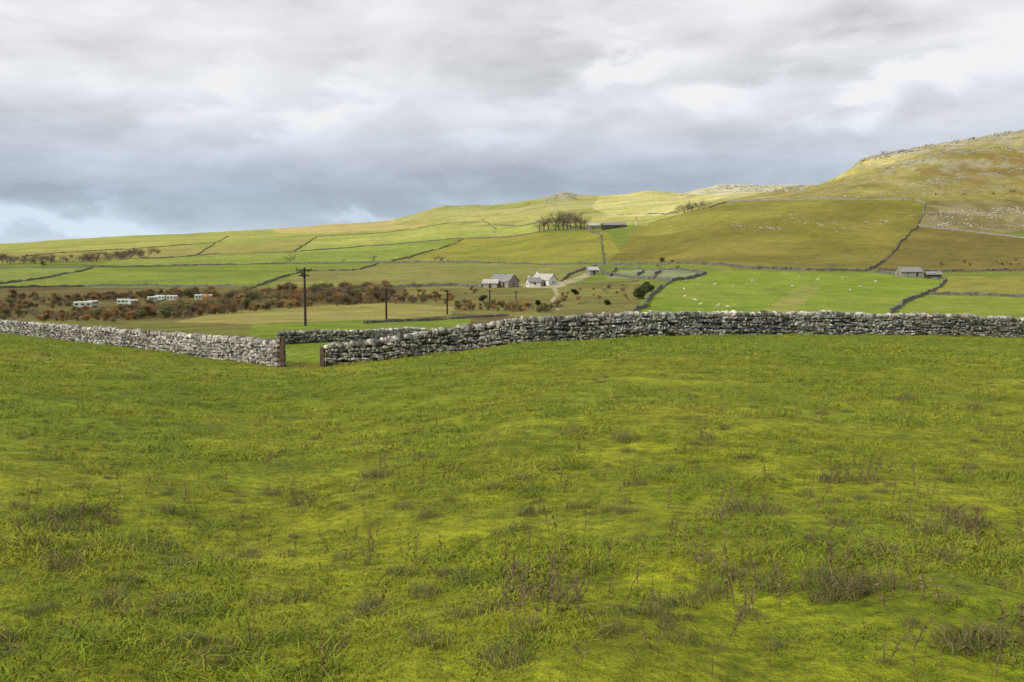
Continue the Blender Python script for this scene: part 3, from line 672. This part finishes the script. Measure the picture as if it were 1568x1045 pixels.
# ------------------------------------------------------------------ utility poles
pw=simple('creosoted_pole',(0.022,0.018,0.014),(0.05,0.04,0.032),2); wr=simple('wire',(0.04,0.04,0.04),(0.06,0.06,0.06),1)
tops=[]
for px,base,top,d in ((468,506,410,140),(592,508,441,172),(685,500,444,215),(750,489,444,260),(790,482,446,310)):
    a=azim(px,base); x=a*d; z=H(x,d); hh=EYE+d*float(slope(top))-z
    e=bpy.data.objects.new('utility_pole',None); e.location=(x,d,z); e.rotation_euler=(0,0,R(-14)); sc.collection.objects.link(e)
    V=[];Fc=[]; tube(V,Fc,[(0,0,-.5),(0,0,hh*.5),(0,0,hh)],.2,.14,8); Fc.append(tuple(range(16,24))); meshobj('pole',V,Fc,pw,e)
    ws=1.25 if px==468 else .65
    box('crossarm',(0,-.18,hh-.35),(2*ws,.14,.16),pw,e)
    if px==468:
        box('crossarm_lower',(0,-.18,hh-1.15),(1.7,.12,.14),pw,e); box('transformer',(0,-.45,hh-1.0),(.4,.4,.6),pw,e)
        for s_ in (-1,1):
            V=[];Fc=[]; tube(V,Fc,[(s_*1.0,-.15,hh-.4),(0,-.15,hh-1.2)],.035,.035,4); meshobj('brace',V,Fc,pw,e)
    for s_ in (-1,0,1):
        V=[];Fc=[]; tube(V,Fc,[(s_*ws*.9,-.15,hh-.28),(s_*ws*.9,-.15,hh-.18),(s_*ws*.9,-.15,hh-.02)],.07,.04,6); meshobj('insulator',V,Fc,pw,e)
    tops.append(Vector((x,d,z+hh-.05)))
V=[];Fc=[]
tops.insert(0,tops[0]+Vector((-70,-45,4)))
for A_,B_ in zip(tops[:-1],tops[1:]):
    for off in (-.5,.5):
        pts=[A_.lerp(B_,k/12)+Vector((off,0,-3.0*(k/12)*(1-k/12))) for k in range(13)]; tube(V,Fc,pts,.010,.010,3)
meshobj('overhead_wires',V,Fc,wr)
# ------------------------------------------------------------------ sheep
wool=simple('sheep_wool',(0.42,0.40,0.33),(0.58,0.55,0.47),6)
def skin(name,verts,edges,rad,mat,lv=1):
    me=bpy.data.meshes.new(name); me.from_pydata(verts,edges,[]); o=bpy.data.objects.new(name,me); sc.collection.objects.link(o)
    md=o.modifiers.new('s','SKIN'); 
    for v,r in zip(me.skin_vertices[0].data,rad): v.radius=(r,r)
    me.skin_vertices[0].data[0].use_root=True
    o.modifiers.new('ss','SUBSURF').levels=lv
    bpy.context.view_layer.update(); dg=bpy.context.evaluated_depsgraph_get(); m2=bpy.data.meshes.new_from_object(o.evaluated_get(dg)); m2.materials.clear(); m2.materials.append(mat)
    bpy.data.objects.remove(o); return m2
def sheep_mesh(graze):
    hd=[(.62,0,.55),(.78,0,.28),(.92,0,.12)] if graze else [(.6,0,.82),(.72,0,.98),(.92,0,.92)]
    vs=[(-.4,0,.62),(-.1,0,.62),(.25,0,.62),(.45,0,.66)]+hd; ed=[(0,1),(1,2),(2,3),(3,4),(4,5),(5,6)]; rd_=[.26,.3,.29,.2,.13,.1,.06]
    for bx,par,hk in ((-.42,0,-.08),(.3,2,.03)):
        for s_ in (-1,1):
            k=len(vs); vs+=[(bx,s_*.15,.45),(bx+hk,s_*.15,.26),(bx,s_*.15,.0)]; ed+=[(par,k),(k,k+1),(k+1,k+2)]; rd_+=[.11,.055,.04]
    k=len(vs); vs.append((-.68,0,.5)); ed.append((0,k)); rd_.append(.05)
    return skin('sheep',vs,ed,rd_,wool)
SM=[sheep_mesh(True),sheep_mesh(False)]
for px,py in [(1052,432),(1066,440),(1096,471),(1103,469),(1110,472),(1095,437),(1125,441),(1060,462),(1074,468),(1045,456),(1150,432),(1208,440),(1300,446),(1318,441),(1256,430),(1344,433),(1290,427),(1050,445),(987,379),(1230,426)]:
    x,y,z=hit(px+random.gauss(0,2),py); o=bpy.data.objects.new('sheep',random.choice(SM)); o.location=(x,y,z-.02); s=random.uniform(.8,.95); o.scale=(s,s,s); o.rotation_euler=(0,0,random.random()*6.28); sc.collection.objects.link(o)
# ------------------------------------------------------------------ world
EL=36; sunaz=R(-125)
sd=Vector((math.sin(sunaz)*math.cos(R(EL)),math.cos(sunaz)*math.cos(R(EL)),math.sin(R(EL))))
ld=bpy.data.lights.new('sun','SUN'); ld.energy=3.6; ld.angle=R(1.0); ld.color=(1,0.94,0.83); lo=bpy.data.objects.new('sun',ld); lo.rotation_euler=sd.to_track_quat('Z','Y').to_euler(); sc.collection.objects.link(lo)
w=bpy.data.worlds.new('World'); sc.world=w; w.use_nodes=True; nt=w.node_tree; bg=nt.nodes['Background']; bg.inputs[1].default_value=0.1
sky=N(nt,'ShaderNodeTexSky',sky_type='NISHITA'); sky.sun_disc=False; sky.sun_elevation=R(EL); sky.sun_rotation=sunaz
tc=N(nt,'ShaderNodeTexCoord'); sx=N(nt,'ShaderNodeSeparateXYZ'); nt.links.new(tc.outputs['Generated'],sx.inputs[0])
def M(op,a,b_=None,c_=None):
    n=N(nt,'ShaderNodeMath',operation=op)
    for i,v in enumerate((a,b_,c_)):
        if v is None: continue
        if isinstance(v,(int,float)): n.inputs[i].default_value=v
        else: nt.links.new(v,n.inputs[i])
    return n.outputs[0]
az=M('ARCTAN2',sx.outputs[0],sx.outputs[1]); el=sx.outputs[2]
cb2=N(nt,'ShaderNodeCombineXYZ'); nt.links.new(M('MULTIPLY',az,5.0),cb2.inputs[0]); nt.links.new(M('MULTIPLY',el,8.0),cb2.inputs[1])
mp=N(nt,'ShaderNodeMapping'); mp.inputs['Rotation'].default_value=(0,0,R(-32)); mp.inputs['Scale'].default_value=(0.7,1.4,1); nt.links.new(cb2.outputs[0],mp.inputs[0])
nA=noise(nt,mp.outputs[0],0.9,7,0.5,0.2)
nB=noise(nt,cb2.outputs[0],1.5,7,0.55,0.3)
nC=noise(nt,mp.outputs[0],2.4,7,0.58,0.25)
azd=M('ADD',az,M('MULTIPLY',M('SUBTRACT',nC,0.5),0.22)); eld=M('ADD',el,M('MULTIPLY',M('SUBTRACT',nB,0.5),0.12))
elb=M('ADD',el,M('MULTIPLY',M('SUBTRACT',nA,0.5),0.07))
base=ramp(nt,M('MULTIPLY',elb,2.0),[(0.0,lin((204,215,224))),(0.04,lin((182,196,211))),(0.10,lin((174,187,205))),(0.19,lin((198,204,214))),(0.29,lin((218,220,225))),(0.5,lin((228,228,231))),(1.0,lin((226,228,231)))])
fac=M('ADD',M('MULTIPLY',M('SUBTRACT',nA,0.5),0.75),1.08)
fac=M('ADD',fac,M('MULTIPLY',M('SUBTRACT',nC,0.5),0.75))
def blob(px,py,sx_,sy_,amp,tilt=0):
    a0=math.atan((px-784)/F); e0=(375.8-py)/F; 
    da=M('SUBTRACT',azd,a0); de=M('SUBTRACT',eld,e0)
    if tilt: de=M('SUBTRACT',de,M('MULTIPLY',da,tilt))
    q=M('ADD',M('POWER',M('DIVIDE',M('ABSOLUTE',da),sx_/F),2.0),M('POWER',M('DIVIDE',M('ABSOLUTE',de),sy_/F),2.0))
    return M('MULTIPLY',M('EXPONENT',M('MULTIPLY',q,-1.0)),amp)
for b_ in ((955,122,105,24,.5,.25),(1450,135,150,32,.5,.25),(1100,165,90,22,.3,.3),(60,348,190,16,.6,0),(60,300,200,20,-.12,0),(650,275,260,40,-.18,0),(250,90,260,70,.08,.1),(1150,215,260,26,-.14,0),(560,150,80,70,.12,1.0),(1240,75,100,28,-.15,.3),(720,60,120,40,-.08,0.3),(850,70,60,30,-.12,0.6),(480,205,170,22,.2,.3),(330,170,90,30,.15,.6),(850,200,200,18,.12,.2),(560,325,120,8,.3,0)):
    fac=M('ADD',fac,blob(*b_))
fac=M('MINIMUM',fac,1.5)
cm_=N(nt,'ShaderNodeVectorMath',operation='SCALE'); nt.links.new(base,cm_.inputs[0]); nt.links.new(M('MULTIPLY',fac,10.0),cm_.inputs['Scale'])
mn=N(nt,'ShaderNodeVectorMath',operation='MINIMUM'); nt.links.new(cm_.outputs[0],mn.inputs[0]); mn.inputs[1].default_value=(9.0,9.05,9.2)
fin=mix(nt,sky.outputs[0],mn.outputs[0],0.95)
nt.links.new(fin,bg.inputs[0])
# ------------------------------------------------------------------ camera
cd=bpy.data.cameras.new('camera'); cd.lens=35; cd.sensor_width=36; cd.clip_start=0.1; cd.clip_end=20000
c=bpy.data.objects.new('camera',cd); c.location=(0,0,EYE); c.rotation_euler=(R(90-5.5),0,0); sc.collection.objects.link(c); sc.camera=c
sc.view_settings.view_transform='Standard'; sc.view_settings.look='None'; sc.view_settings.exposure=0
